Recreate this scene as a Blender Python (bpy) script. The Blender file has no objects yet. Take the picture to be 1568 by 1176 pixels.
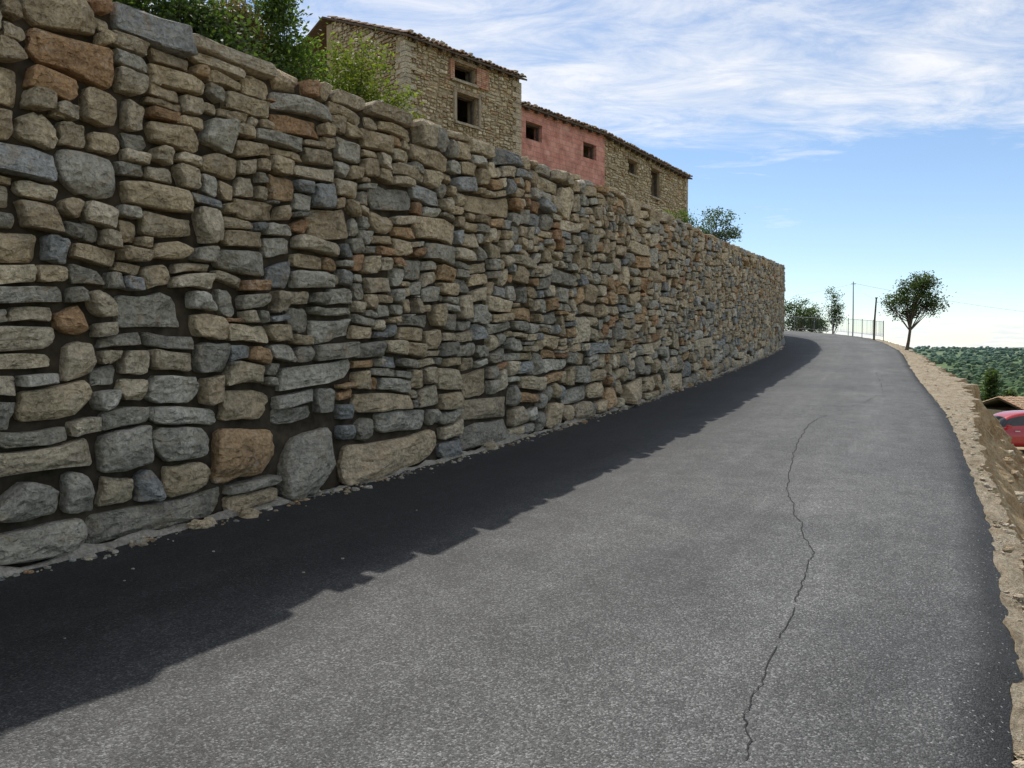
import bpy, math, random
import numpy as np
from mathutils import Vector, noise, Matrix
R=random.Random(7)
scene=bpy.context.scene
def nz(x,y,z=0.0): return noise.noise(Vector((x,y,z)))
def fbm(x,y,z=0.0,o=4):
    a=0;k=1;s=1
    for i in range(o):
        a+=k*noise.noise(Vector((x*s,y*s,z*s+i*7.3)));k*=.5;s*=2.03
    return a
# ---------------------------------------------------------------- mesh builder
class MB:
    def __init__(s): s.v=[];s.f=[];s.m=[];s.c=[]
    def add(s,vs,fs,mat=0,col=(1,1,1)):
        b=len(s.v); s.v.extend(vs)
        s.f.extend([tuple(i+b for i in f) for f in fs]); s.m.extend([mat]*len(fs))
        if col and isinstance(col[0],(tuple,list)): s.c.extend(col)
        else: s.c.extend([col]*len(vs))
    def box(s,c,d,mat=0,col=(1,1,1),ax=(1,0),z=None):
        ux=Vector((ax[0],ax[1],0)).normalized();uy=Vector((-ux.y,ux.x,0));c=Vector(c)
        vs=[tuple(c+ux*(i*d[0]/2)+uy*(j*d[1]/2)+Vector((0,0,k*d[2]/2))) for k in(-1,1) for j in(-1,1) for i in(-1,1)]
        s.add(vs,[(0,2,3,1),(4,5,7,6),(0,1,5,4),(2,6,7,3),(0,4,6,2),(1,3,7,5)],mat,col)
    def tube(s,pts,rad,n=6,mat=0,col=(1,1,1),cap=True):
        pts=[Vector(p) for p in pts];vs=[];fs=[]
        for i,p in enumerate(pts):
            t=(pts[min(i+1,len(pts)-1)]-pts[max(i-1,0)]).normalized()
            a=t.cross(Vector((0,0,1)))
            if a.length<.05:a=t.cross(Vector((0,1,0)))
            a.normalize();b=t.cross(a)
            for k in range(n):
                th=2*math.pi*k/n;vs.append(tuple(p+(a*math.cos(th)+b*math.sin(th))*rad[i]))
        for i in range(len(pts)-1):
            for k in range(n):
                fs.append((i*n+k,i*n+(k+1)%n,(i+1)*n+(k+1)%n,(i+1)*n+k))
        if cap: fs.append(tuple(range(n)));fs.append(tuple((len(pts)-1)*n+k for k in reversed(range(n))))
        s.add(vs,fs,mat,col)
    def build(s,name,mats,smooth=False,parent=None):
        me=bpy.data.meshes.new(name);me.from_pydata(s.v,[],s.f)
        for m in mats: me.materials.append(m)
        me.polygons.foreach_set('material_index',s.m)
        ca=me.color_attributes.new('Col','FLOAT_COLOR','POINT')
        arr=np.ones((len(s.v),4),dtype=np.float32);arr[:,:3]=np.array(s.c,dtype=np.float32)
        ca.data.foreach_set('color',arr.ravel())
        me.polygons.foreach_set('use_smooth',[smooth]*len(s.f))
        me.update()
        ob=bpy.data.objects.new(name,me);scene.collection.objects.link(ob)
        if parent: ob.parent=parent
        return ob
def empty(name):
    e=bpy.data.objects.new(name,None);scene.collection.objects.link(e);return e
# ---------------------------------------------------------------- materials
def mat(name,rough=.9,spec=.3):
    m=bpy.data.materials.new(name);m.use_nodes=True
    nt=m.node_tree;b=nt.nodes['Principled BSDF']
    b.inputs['Roughness'].default_value=rough;b.inputs['Specular IOR Level'].default_value=spec
    return m,nt,b
def N(nt,t,**k):
    n=nt.nodes.new(t)
    for a,b in k.items(): setattr(n,a,b)
    return n
def texco(nt): 
    return N(nt,'ShaderNodeTexCoord').outputs['Object']
def noi(nt,co,scale,detail=4,rough=.6,dist=0):
    n=N(nt,'ShaderNodeTexNoise');n.inputs['Scale'].default_value=scale;n.inputs['Detail'].default_value=detail
    n.inputs['Roughness'].default_value=rough;n.inputs['Distortion'].default_value=dist
    nt.links.new(co,n.inputs['Vector']);return n.outputs['Fac']
def vor(nt,co,scale,feature='F1'):
    n=N(nt,'ShaderNodeTexVoronoi',feature=feature);n.inputs['Scale'].default_value=scale
    nt.links.new(co,n.inputs['Vector']);return n
def ramp(nt,fac,stops):
    n=N(nt,'ShaderNodeValToRGB');cr=n.color_ramp
    while len(cr.elements)<len(stops): cr.elements.new(.5)
    for e,(p,c) in zip(cr.elements,stops):
        e.position=p;e.color=(*c,1) if len(c)==3 else c
    nt.links.new(fac,n.inputs['Fac']);return n.outputs['Color']
def g3(v): return (v,v,v)
def mix(nt,a,b,fac,mode='MIX'):
    n=N(nt,'ShaderNodeMix',data_type='RGBA',blend_type=mode)
    for s,v in ((n.inputs[0],fac),(n.inputs[6],a),(n.inputs[7],b)):
        if hasattr(v,'links'): nt.links.new(v,s)
        elif isinstance(v,(int,float)): s.default_value=v
        else: s.default_value=(*v,1)
    return n.outputs[2]
def math_(nt,op,a,b=None,c=None,clamp=False):
    n=N(nt,'ShaderNodeMath',operation=op,use_clamp=clamp)
    for i,v in enumerate((a,b,c)):
        if v is None: continue
        if hasattr(v,'links'): nt.links.new(v,n.inputs[i])
        else: n.inputs[i].default_value=v
    return n.outputs[0]
def bump(nt,b,h,dist,strength=1.0,prev=None):
    n=N(nt,'ShaderNodeBump');n.inputs['Distance'].default_value=dist;n.inputs['Strength'].default_value=strength
    nt.links.new(h,n.inputs['Height'])
    if prev: nt.links.new(prev,n.inputs['Normal'])
    if b: nt.links.new(n.outputs[0],b.inputs['Normal'])
    return n.outputs[0]
def attr(nt):
    return N(nt,'ShaderNodeVertexColor',layer_name='Col').outputs['Color']

def stone_mat(name,fine=1.0):
    m,nt,b=mat(name,.92,.12);co=texco(nt)
    n1=noi(nt,co,5*fine,4,.7);n2=noi(nt,co,30*fine,4,.75)
    c=mix(nt,attr(nt),ramp(nt,n1,[(.3,g3(.6)),(.5,g3(1)),(.72,g3(1.35))]),.85,'MULTIPLY')
    c=mix(nt,c,ramp(nt,n2,[(.3,g3(.5)),(.5,g3(1.0)),(.7,g3(1.45))]),.85,'MULTIPLY')
    c=mix(nt,c,(.42,.27,.13),ramp(nt,noi(nt,co,3.1,4,.7,1.5),[(.54,g3(0)),(.70,g3(.42))]))
    c=mix(nt,c,(.56,.50,.40),ramp(nt,noi(nt,co,8.0,4,.8,.6),[(.55,g3(0)),(.72,g3(.55))]))
    nt.links.new(c,b.inputs['Base Color'])
    mp=N(nt,'ShaderNodeMapping');mp.inputs['Scale'].default_value=(1,1,2.0);nt.links.new(co,mp.inputs['Vector'])
    v=vor(nt,mp.outputs[0],9*fine);vd=v.outputs['Distance']
    p=bump(nt,None,math_(nt,'ADD',math_(nt,'MULTIPLY',vd,.6),n1),.075,1.0)
    bump(nt,b,n2,.035,1.0,p)
    return m
M_stone=stone_mat('rough_stone')
m,nt,b=mat('dark_joint',1,.05);co=texco(nt)
nt.links.new(ramp(nt,noi(nt,co,8),[(.3,(.03,.024,.017)),(.7,(.09,.07,.05))]),b.inputs['Base Color']);M_joint=m
m,nt,b=mat('earth_mortar',1,.05);co=texco(nt)
nt.links.new(ramp(nt,noi(nt,co,6),[(.3,(.28,.21,.13)),(.7,(.42,.33,.22))]),b.inputs['Base Color'])
bump(nt,b,noi(nt,co,25),.03);M_mortar=m
m,nt,b=mat('footing_concrete',.95,.1);co=texco(nt)
c=mix(nt,ramp(nt,noi(nt,co,4,5,.7),[(.3,(.20,.18,.14)),(.7,(.44,.40,.33))]),ramp(nt,noi(nt,co,30,4,.7),[(.3,g3(.55)),(.6,g3(1.2))]),.8,'MULTIPLY')
nt.links.new(c,b.inputs['Base Color']);bump(nt,b,noi(nt,co,18,5,.7),.05);M_foot=m

# asphalt
m,nt,b=mat('asphalt',.70,.3);co=texco(nt)
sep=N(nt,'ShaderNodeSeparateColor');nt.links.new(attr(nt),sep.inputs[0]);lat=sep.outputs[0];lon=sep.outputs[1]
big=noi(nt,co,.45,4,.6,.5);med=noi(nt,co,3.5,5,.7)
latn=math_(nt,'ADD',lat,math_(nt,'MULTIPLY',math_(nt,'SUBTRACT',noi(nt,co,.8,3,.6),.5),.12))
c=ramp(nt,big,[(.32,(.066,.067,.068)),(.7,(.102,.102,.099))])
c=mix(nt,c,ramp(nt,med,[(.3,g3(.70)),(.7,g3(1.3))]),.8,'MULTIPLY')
c=mix(nt,c,ramp(nt,latn,[(0,g3(.36)),(.10,g3(.23)),(.28,g3(.27)),(.44,g3(.86)),(.55,g3(1.05)),(.66,g3(.95)),(.80,g3(1.25)),(.9,g3(.95)),(1,g3(.8))]),1,'MULTIPLY')  # wall's cast shadow deepened in the colour over darker wall-side tar; wear bands beyond
# streaks left by roller and tyres along the carriageway
cbn=N(nt,'ShaderNodeCombineXYZ');nt.links.new(math_(nt,'MULTIPLY',lat,26.),cbn.inputs[0]);nt.links.new(math_(nt,'MULTIPLY',lon,32.),cbn.inputs[1])
st_=noi(nt,cbn.outputs[0],1.0,5,.62)
c=mix(nt,c,ramp(nt,st_,[(.3,g3(.80)),(.55,g3(1.0)),(.72,g3(1.28))]),.8,'MULTIPLY')
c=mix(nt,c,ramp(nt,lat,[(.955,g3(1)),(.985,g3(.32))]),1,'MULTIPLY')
v=vor(nt,co,125);vs=N(nt,'ShaderNodeSeparateColor');nt.links.new(v.outputs['Color'],vs.inputs[0])
c=mix(nt,c,ramp(nt,vs.outputs[0],[(0,g3(.32)),(.55,g3(.8)),(.8,g3(1.2)),(1,g3(2.3))]),.9,'MULTIPLY')
v2=vor(nt,co,75);vs2=N(nt,'ShaderNodeSeparateColor');nt.links.new(v2.outputs['Color'],vs2.inputs[0])
spk=math_(nt,'MULTIPLY',math_(nt,'GREATER_THAN',vs2.outputs[1],.95),math_(nt,'LESS_THAN',v2.outputs['Distance'],.38))
c=mix(nt,c,(.30,.30,.29),math_(nt,'MULTIPLY',spk,math_(nt,'MULTIPLY',latn,.7)))
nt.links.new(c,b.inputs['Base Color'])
hh=math_(nt,'ADD',math_(nt,'MULTIPLY',v.outputs['Distance'],-1),vs.outputs[0])
bump(nt,b,hh,.005,.9);M_asph=m
m,nt,b=mat('crack_bitumen',.9,.1);b.inputs['Base Color'].default_value=(.03,.03,.03,1);M_crack=m

def earth(name,cols,s=1.0,bd=.06):
    m,nt,b=mat(name,.98,.1);co=texco(nt)
    n1=noi(nt,co,1.6*s,5,.7);n2=noi(nt,co,14*s,5,.75)
    c=ramp(nt,n1,[(.3,cols[0]),(.5,cols[1]),(.7,cols[2])])
    c=mix(nt,c,ramp(nt,n2,[(.3,g3(.55)),(.6,g3(1.15))]),.85,'MULTIPLY')
    nt.links.new(c,b.inputs['Base Color'])
    p=bump(nt,None,n1,bd*3,.7);bump(nt,b,n2,bd,1,p)
    return m
M_bank=earth('bank_earth',[(.24,.16,.09),(.36,.265,.155),(.46,.37,.24)],1.0)
M_shoulder=earth('dusty_concrete',[(.30,.235,.16),(.43,.36,.26),(.52,.46,.36)],3.2,.05)
M_terr=earth('terrace_earth',[(.16,.12,.07),(.25,.19,.11),(.30,.25,.15)])
m,nt,b=mat('valley_ground',1,.05);co=texco(nt)
n1=noi(nt,co,.012,5,.65);n2=noi(nt,co,.25,5,.7)
dirt=ramp(nt,noi(nt,co,.4,5,.7),[(.3,(.26,.20,.12)),(.7,(.42,.34,.23))])
wood=ramp(nt,n2,[(.35,(.05,.085,.025)),(.5,(.09,.13,.04)),(.68,(.17,.18,.08))])
field=ramp(nt,n2,[(.3,(.20,.20,.10)),(.7,(.32,.28,.16))])
far=mix(nt,wood,field,ramp(nt,n1,[(.56,g3(0)),(.62,g3(1))]))
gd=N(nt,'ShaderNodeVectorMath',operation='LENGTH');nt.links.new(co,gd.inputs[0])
f=N(nt,'ShaderNodeMapRange');f.inputs['From Min'].default_value=40;f.inputs['From Max'].default_value=80
nt.links.new(gd.outputs['Value'],f.inputs['Value'])
c=mix(nt,dirt,far,f.outputs[0])
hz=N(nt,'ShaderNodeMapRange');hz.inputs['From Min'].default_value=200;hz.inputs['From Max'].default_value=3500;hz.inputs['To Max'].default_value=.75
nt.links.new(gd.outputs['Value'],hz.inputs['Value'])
c=mix(nt,c,(.13,.20,.21),hz.outputs[0])  # aerial haze painted into the ground colour, stronger with distance
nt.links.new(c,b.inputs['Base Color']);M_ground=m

def leafmat(name):
    m,nt,b=mat(name,.6,.25)
    nt.links.new(attr(nt),b.inputs['Base Color'])
    tr=N(nt,'ShaderNodeBsdfTranslucent');ms=N(nt,'ShaderNodeMixShader');ms.inputs[0].default_value=.4
    cc=mix(nt,attr(nt),(1.5,1.7,.7),1,'MULTIPLY');nt.links.new(cc,tr.inputs[0])
    out=nt.nodes['Material Output']
    nt.links.new(b.outputs[0],ms.inputs[1]);nt.links.new(tr.outputs[0],ms.inputs[2]);nt.links.new(ms.outputs[0],out.inputs[0])
    return m
M_leaf=leafmat('leaves')
m,nt,b=mat('bark',.95,.1);co=texco(nt)
nt.links.new(ramp(nt,noi(nt,co,20),[(.3,(.05,.04,.03)),(.7,(.16,.13,.10))]),b.inputs['Base Color']);bump(nt,b,noi(nt,co,30),.02);M_bark=m
m,nt,b=mat('galvanised_metal',.5,.5);b.inputs['Base Color'].default_value=(.25,.26,.27,1);b.inputs['Metallic'].default_value=.6;M_metal=m
m,nt,b=mat('weathered_wood',.9,.2);co=texco(nt)
nt.links.new(ramp(nt,noi(nt,co,12),[(.3,(.06,.045,.035)),(.7,(.15,.115,.085))]),b.inputs['Base Color']);M_wood=m
m,nt,b=mat('roof_tile',.9,.2);co=texco(nt)
c=mix(nt,attr(nt),ramp(nt,noi(nt,co,7,5,.7),[(.3,g3(.5)),(.7,g3(1.3))]),1,'MULTIPLY')
nt.links.new(c,b.inputs['Base Color']);bump(nt,b,noi(nt,co,30),.02);M_tile=m
m,nt,b=mat('pink_blockwork',.95,.1);co=N(nt,'ShaderNodeTexCoord').outputs['UV']
oc=texco(nt)
br=N(nt,'ShaderNodeTexBrick');br.inputs['Scale'].default_value=1.0
br.inputs['Brick Width'].default_value=.42;br.inputs['Row Height'].default_value=.21;br.inputs['Mortar Size'].default_value=.014
br.inputs['Color1'].default_value=(.56,.24,.18,1);br.inputs['Color2'].default_value=(.62,.30,.23,1);br.inputs['Mortar'].default_value=(.40,.22,.18,1)
nt.links.new(co,br.inputs['Vector'])
c=mix(nt,br.outputs['Color'],ramp(nt,noi(nt,oc,2.2,6,.7,.5),[(.3,(.55,.55,.55)),(.55,g3(1)),(.75,(1.2,1.4,1.45))]),.95,'MULTIPLY')
c=mix(nt,c,(.50,.40,.30),ramp(nt,noi(nt,oc,1.3,6,.75,.8),[(.60,g3(0)),(.68,g3(.5))]))
nt.links.new(c,b.inputs['Base Color']);bump(nt,b,noi(nt,oc,12),.03);M_pink=m
m,nt,b=mat('old_plaster',.95,.1);co=texco(nt)
nt.links.new(ramp(nt,noi(nt,co,5,5,.7),[(.3,(.26,.20,.14)),(.7,(.38,.32,.24))]),b.inputs['Base Color']);M_plaster=m
m,nt,b=mat('red_car_paint',.28,.5);b.inputs['Base Color'].default_value=(.34,.012,.018,1);b.inputs['Coat Weight'].default_value=.6;M_red=m
m,nt,b=mat('car_glass',.06,.6);b.inputs['Base Color'].default_value=(.015,.018,.02,1);M_glass=m
m,nt,b=mat('rubber',.85,.2);b.inputs['Base Color'].default_value=(.02,.02,.02,1);M_rub=m
m,nt,b=mat('wire_grey',.7,.3);b.inputs['Base Color'].default_value=(.12,.12,.13,1);M_wire=m
m,nt,b=mat('alloy',.35,.5);b.inputs['Base Color'].default_value=(.5,.5,.52,1);b.inputs['Metallic'].default_value=.8;M_alloy=m
m,nt,b=mat('red_lamp',.2,.5);b.inputs['Base Color'].default_value=(.25,.01,.01,1);M_lamp=m

# ---------------------------------------------------------------- alignment of wall / road
PY=[-40,0,23,29,38.8,45,54,62,75,100];PZ=[-1.6,0,.934,1.22,1.82,2.27,2.86,3.38,3.9,4.2]
_ys=np.linspace(-40,100,561);_zs=np.interp(_ys,PY,PZ);_k=np.ones(17)/17
_zs=np.convolve(np.pad(_zs,8,mode='edge'),_k,'valid')
def rz(y): return float(np.interp(y,_ys,_zs))
C=[(-14,-13),(-8.2,-3.4),(-5.1,1.7),(-3.18,4.9),(-1.72,7.31),(-.6,9.24),(1.3,12.96),(3.0,16.4),(6.0,23),(8.75,29),(13.0,38.3),(15.3,44.5),(16.75,50),(16.9,56),(15.2,62),(11.5,68),(5,73)]
pts=[]
for i in range(len(C)-1):
    p0=np.array(C[max(i-1,0)]);p1=np.array(C[i]);p2=np.array(C[i+1]);p3=np.array(C[min(i+2,len(C)-1)])
    for t in np.linspace(0,1,24,endpoint=False):
        pts.append(.5*((2*p1)+(-p0+p2)*t+(2*p0-5*p1+4*p2-p3)*t*t+(-p0+3*p1-3*p2+p3)*t**3))
pts.append(np.array(C[-1],float));pts=np.array(pts)
sl=np.concatenate([[0],np.cumsum(np.linalg.norm(np.diff(pts,axis=0),axis=1))]);L=sl[-1]
SS=np.linspace(0,L,int(L/.1));WX=np.interp(SS,sl,pts[:,0]);WY=np.interp(SS,sl,pts[:,1])
def sm(a,n=31):
    return np.convolve(np.pad(a,n//2,mode='reflect',reflect_type='odd'),np.ones(n)/n,'valid')
WX=sm(WX);WY=sm(WY)
TX=np.gradient(WX);TY=np.gradient(WY);q=np.hypot(TX,TY);TX/=q;TY/=q;TX=sm(TX,21);TY=sm(TY,21)
def W(s):
    return (float(np.interp(s,SS,WX)),float(np.interp(s,SS,WY)),float(np.interp(s,SS,TX)),float(np.interp(s,SS,TY)))
def off(s,d):
    x,y,tx,ty=W(s);return x+ty*d,y-tx*d
HW=lambda y: float(np.interp(y,[0,4.5,6.5,9,13,23,30,40],[3.98,3.95,3.80,3.80,3.9,4.0,4.1,4.12]))
H0=3.85
# ---------------------------------------------------------------- random rubble packing
def pack(Ln,H,rng,size,wr=(.12,.74),res=.03,snap=.055,med=(.30,.46,.15,.40),quant=.03,ratio=.25):
    n=int(Ln/res);top=np.zeros(n);out=[]
    while True:
        i=int(np.argmin(top));cur=top[i]
        if cur>=H-1e-5: break
        l=i
        while l>0 and abs(top[l-1]-cur)<1e-6:l-=1
        r=i
        while r<n-1 and abs(top[r+1]-cur)<1e-6:r+=1
        run=r-l+1
        sc=size((l+r)/2*res,cur)
        w=min(max(rng.lognormvariate(math.log(med[0]),med[1]),wr[0]),wr[1]*1.15)*sc
        wc=max(3,int(w/res))
        if run<=wc*1.45: a,bb=l,r
        elif run<wc*2.0: 
            k=int(run*rng.uniform(.35,.65));a,bb=(l,l+k-1)
        elif rng.random()<.5: a,bb=l,l+wc-1
        else: a,bb=r-wc+1,r
        ww=(bb-a+1)*res
        h=rng.lognormvariate(math.log(med[2]),med[3])*sc
        h=min(max(h,.055),.38*sc,)
        h=min(h,ww*.95+.02);h=max(h,ww*ratio)
        nt_=max(cur+.05,round((cur+h)/quant)*quant)
        tl=top[a-1] if a>0 else 9;tr=top[bb+1] if bb<n-1 else 9
        for tt in (tl,tr):
            if tt>cur+.04 and abs(nt_-tt)<snap: nt_=tt
        if ww<.12:
            mn=min(tl,tr)
            if mn<9 and mn-cur<.25: nt_=mn
        if H-nt_<.10: nt_=H
        top[a:bb+1]=nt_
        out.append((a*res,(bb+1)*res,cur,nt_))
    return out
def add_stone(mb,mp,rc,rng,col,lod=2,gap=.006,depth=.22,rough=1.0,cham=1.0):
    s0,s1,z0,z1=rc;cs=(s0+s1)/2;cz=(z0+z1)/2;hw=max((s1-s0)/2-gap,.01);hh=max((z1-z0)/2-gap,.01)
    md=min(hw,hh)
    cn=[]
    for sx,sz in((-1,-1),(1,-1),(1,1),(-1,1)):
        cn.append((sx*(hw-abs(rng.gauss(0,.24))*md),sz*(hh-abs(rng.gauss(0,.18))*md)))
    poly=[]
    for i in range(4):
        p=cn[i];a=cn[i-1];b_=cn[(i+1)%4]
        la=math.hypot(a[0]-p[0],a[1]-p[1]);lb=math.hypot(b_[0]-p[0],b_[1]-p[1])
        big=rng.random()<.28
        c1=cham*md*rng.uniform(.05,.30)*(2.8 if big else 1);c2=cham*md*rng.uniform(.05,.30)*(2.8 if big else 1)
        c1=min(c1,la*.42);c2=min(c2,lb*.42)
        poly.append((p[0]+(a[0]-p[0])/la*c1,p[1]+(a[1]-p[1])/la*c1))
        if lod>=1:
            kq=.42 if big else .33
            poly.append((p[0]+(a[0]-p[0])/la*c1*kq+(b_[0]-p[0])/lb*c2*kq,p[1]+(a[1]-p[1])/la*c1*kq+(b_[1]-p[1])/lb*c2*kq))
        poly.append((p[0]+(b_[0]-p[0])/lb*c2,p[1]+(b_[1]-p[1])/lb*c2))
    nsub={0:0,1:1,2:2}[lod]
    ol=[];m_=len(poly);per=3 if lod>=1 else 2
    for i in range(m_):
        p=poly[i];q_=poly[(i+1)%m_];ol.append(p)
        if i%per==per-1 and nsub:
            for k in range(1,nsub+1):
                t=k/(nsub+1)+rng.uniform(-.08,.08);jj=rng.gauss(0.01,.05)*md
                x=p[0]*(1-t)+q_[0]*t;z=p[1]*(1-t)+q_[1]*t;ln=math.hypot(x,z)+1e-6
                ol.append((x*(1+jj/ln),z*(1+jj/ln)))
    rt=rng.gauss(0,.03);ol=[(x-z*rt,z+x*rt*.7) for x,z in ol]
    npts=len(ol)
    fo=rng.gauss(.0,.028)*rough;sd=rng.uniform(0,100)
    pl=[(rng.gauss(0,.12),rng.gauss(0,.18),0.0)]
    for _ in range(3 if lod==2 else 2):
        th=rng.uniform(0,6.28);st=rng.uniform(.15,.8);c0=rng.uniform(.15,.85)
        ext=abs(math.cos(th))*hw+abs(math.sin(th))*hh
        pl.append((-math.cos(th)*st,-math.sin(th)*st,st*ext*c0))
    def front(X,Z): return fo+max(min(a*X+b_*Z+c_ for a,b_,c_ in pl),-.05)*rough
    if lod==0: R_=[(1.0,-.012),(.84,.004)]
    elif lod==1: R_=[(1.0,-.03),(.985,-.006),(.82,.002),(.42,.003)]
    else: R_=[(1.0,-.06),(1.0,-.014),(.972,-.003),(.82,.001),(.56,.002),(.28,.002)]
    vs=[];fs=[]
    for (x,z) in ol: vs.append(mp(cs+x*.92,cz+z*.92,-depth))
    nr=1
    for sc,dd in R_:
        for (x,z) in ol:
            X=x*sc;Z=z*sc
            d=front(X,Z)+dd
            if lod: 
                d+=.012*rough*nz(X*8+sd,Z*12,sd)+.013*rough*nz(X*24,Z*28+sd,3)
                if sc<.9: X+=.010*nz(X*30,Z*30,sd);Z+=.010*nz(X*30,Z*30,sd+9)
            if cham>1.2: d+=min(.05,md*.3)*(1-sc*sc)
            vs.append(mp(cs+X,cz+Z,d))
        nr+=1
    vs.append(mp(cs,cz,front(0,0)+.003+(min(.05,md*.3) if cham>1.2 else 0)))
    for i in range(nr-1):
        for k in range(npts):
            k2=(k+1)%npts;fs.append((i*npts+k,i*npts+k2,(i+1)*npts+k2,(i+1)*npts+k))
    for k in range(npts): fs.append(((nr-1)*npts+k,(nr-1)*npts+(k+1)%npts,nr*npts))
    mb.add(vs,fs,0,col)
TAN=[(.50,.395,.255),(.53,.435,.295),(.46,.36,.235),(.57,.48,.345),(.48,.395,.275),(.51,.40,.26)]
OCH=[(.46,.30,.165),(.49,.33,.185),(.44,.27,.145),(.40,.24,.135)]
GRY=[(.39,.355,.285),(.43,.395,.32),(.33,.305,.25),(.49,.45,.37),(.37,.335,.265)]
BLU=[(.27,.27,.255),(.31,.31,.29),(.36,.355,.33)]
def stonecol(rng,hf,g=0):
    r=rng.random();wg=.44-.28*hf+g;wo=.09;wb=.075
    p=BLU if r<wb else OCH if r<wb+wo else GRY if r<wb+wo+wg else TAN
    c=rng.choice(p);k=rng.uniform(.78,1.16)
    return tuple(x*k for x in c)

# ---------------------------------------------------------------- retaining wall
wall=empty('stone_retaining_wall')
s_start=float(np.interp(-1.0,WY[:400],SS[:400]))
def wmap(s,z,d):
    f=min(1,z/.4)*min(1,(H0-z)/.35+.12)
    zz=z+f*(.085*nz(s*.55,z*.9,3.1)+.07*nz(s*1.6,z*2.0,8.)+.020*nz(s*4.5,z*5.,18.))
    ss=s+.08*nz(s*.9,z*1.8,20.)+.032*nz(s*3.1,z*5.0,40.)
    x,y=off(s_start+ss,d-.02);yb=off(s_start+ss,0)[1]
    if z>H0-.05: zz+=.018*nz(s*1.7,0,50)
    return (x,y,rz(yb)+zz*HW(yb)/H0)
def wsize(s,z):
    k=1.0+.6*max(0,nz(s*.45,z*.8,9))-.35*max(0,-nz(s*.5,z*.9,19))
    if z<.45: k*=1.75
    elif z<1.0:k*=1.3
    if z>H0-.35:k*=1.15
    return k
rng=random.Random(21)
rects=pack(L-s_start,H0,rng,wsize)
near=MB();far_=MB()
for rc in rects:
    s=(rc[0]+rc[1])/2;z=(rc[2]+rc[3])/2;y=W(s_start+s)[1];hf=z/H0
    col=stonecol(rng,hf,.25*nz(s*.25,z*.4,77))
    dp=.45 if rc[3]>H0-.01 else .2
    ch=1.7 if z<.7 else (1.3 if rng.random()<.2 else 1.0)
    if s<19: add_stone(near,wmap,rc,rng,col,2,.005,dp,1.0,ch)
    elif y<34 and s<60: add_stone(near,wmap,rc,rng,col,1,.005,dp,1.0,ch)
    else: add_stone(far_,wmap,rc,rng,col,0,.005,dp)
near.build('facing_stones',[M_stone],False,wall)
far_.build('facing_stones_bend',[M_stone],False,wall)
mb=MB();vs=[];fs=[];n=0
for s in np.arange(0,L,.5):
    a=off(s,-.13);b_=off(s,-.55);y0=W(s)[1];zb=rz(y0);zt=zb+HW(y0)-.07
    vs+=[(a[0],a[1],zb-.6),(a[0],a[1],zt),(b_[0],b_[1],zt),(b_[0],b_[1],zb-.6)];n+=1
for i in range(n-1):
    for k in range(3): fs.append((i*4+k,i*4+k+1,i*4+4+k+1,i*4+4+k))
mb.add(vs,fs);mb.build('rubble_core',[M_joint],False,wall)
mb=MB();vs=[];fs=[];n=0
for s in np.arange(6,L-4,.045):
    amp=max(0,.02+.10*nz(s*.7,3)+.07*nz(s*2.6,8)+.045*nz(s*9,1));hh_=max(0,.02+.10*nz(s*.9,13)+.06*nz(s*4,18))
    for t in (0,.35,.7,1.0):
        d=-.06+(.06+amp)*t+.012*nz(s*14,t*3,5);x,y=off(s,d)
        vs.append((x,y,rz(y)+hh_*(1-t)**.8*(1 if t<1 else 0)+ (.012 if t<1 else -.01)+.012*nz(s*16,t*4,2)))
    n+=1
for i in range(n-1):
    for k in range(3): a=i*4+k;fs.append((a,a+1,a+5,a+4))
mb.add(vs,fs);mb.build('footing',[M_foot],False,wall)
mb=MB();vs=[]
for s in np.arange(0,L,1.0):
    a=off(s,-.5);y0=W(s)[1];vs.append((a[0],a[1],rz(y0)+HW(y0)-.12))
vs+=[(-70,95,5.0),(-70,-25,4.0)]
mb.add(vs,[tuple(range(len(vs)))]);mb.build('terrace_ground',[M_terr])

# ---------------------------------------------------------------- road
mb=MB();vs=[];cs=[];fs=[];nc=22;rows=0
def edge(s):
    y=W(s)[1]
    return float(np.interp(y,[3,5,7.5,10],[5.46,5.42,5.36,5.3]))+.05*nz(s*.8,5)+.04*nz(s*3.1,9)+.02*nz(s*8,2)
SR=np.arange(0,L,.12)
for s in SR:
    e=edge(s)
    for j in range(nc+1):
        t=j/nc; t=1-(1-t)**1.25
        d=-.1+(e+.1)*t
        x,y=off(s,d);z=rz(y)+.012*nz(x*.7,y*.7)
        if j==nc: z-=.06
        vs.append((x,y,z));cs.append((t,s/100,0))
    rows+=1
for i in range(rows-1):
    for j in range(nc): a=i*(nc+1)+j;fs.append((a,a+1,a+nc+2,a+nc+1))
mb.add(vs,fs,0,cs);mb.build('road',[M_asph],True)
ck=[(.855,2.82),(.93,3.05),(1.02,3.28),(1.21,3.65),(1.6,4.4),(1.86,4.95),(2.08,5.38),(2.2,5.9),(2.345,6.46),(2.6,7.4),(3.06,8.62),(3.7,10.2),(4.59,12.15),(5.1,13.0),(5.9,14.1),(6.9,15.4),(8.3,17.6),(9.6,20.5),(11.3,24.5)]
cx=[];
for i in range(len(ck)-1):
    for t in np.linspace(0,1,14,endpoint=False):
        cx.append((ck[i][0]*(1-t)+ck[i+1][0]*t,ck[i][1]*(1-t)+ck[i+1][1]*t))
vs=[];fs=[]
for i,(x,y) in enumerate(cx):
    x+=.035*nz(y*3,1)+.02*nz(y*11,4)+.014*nz(y*30,8)
    w=.0018+.0026*abs(nz(y*6,9))+.00018*y
    for sg in(-1,1):
        X=x+sg*w;vs.append((X,y,rz(y)+.012*nz(X*.7,y*.7)+.005))
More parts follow.
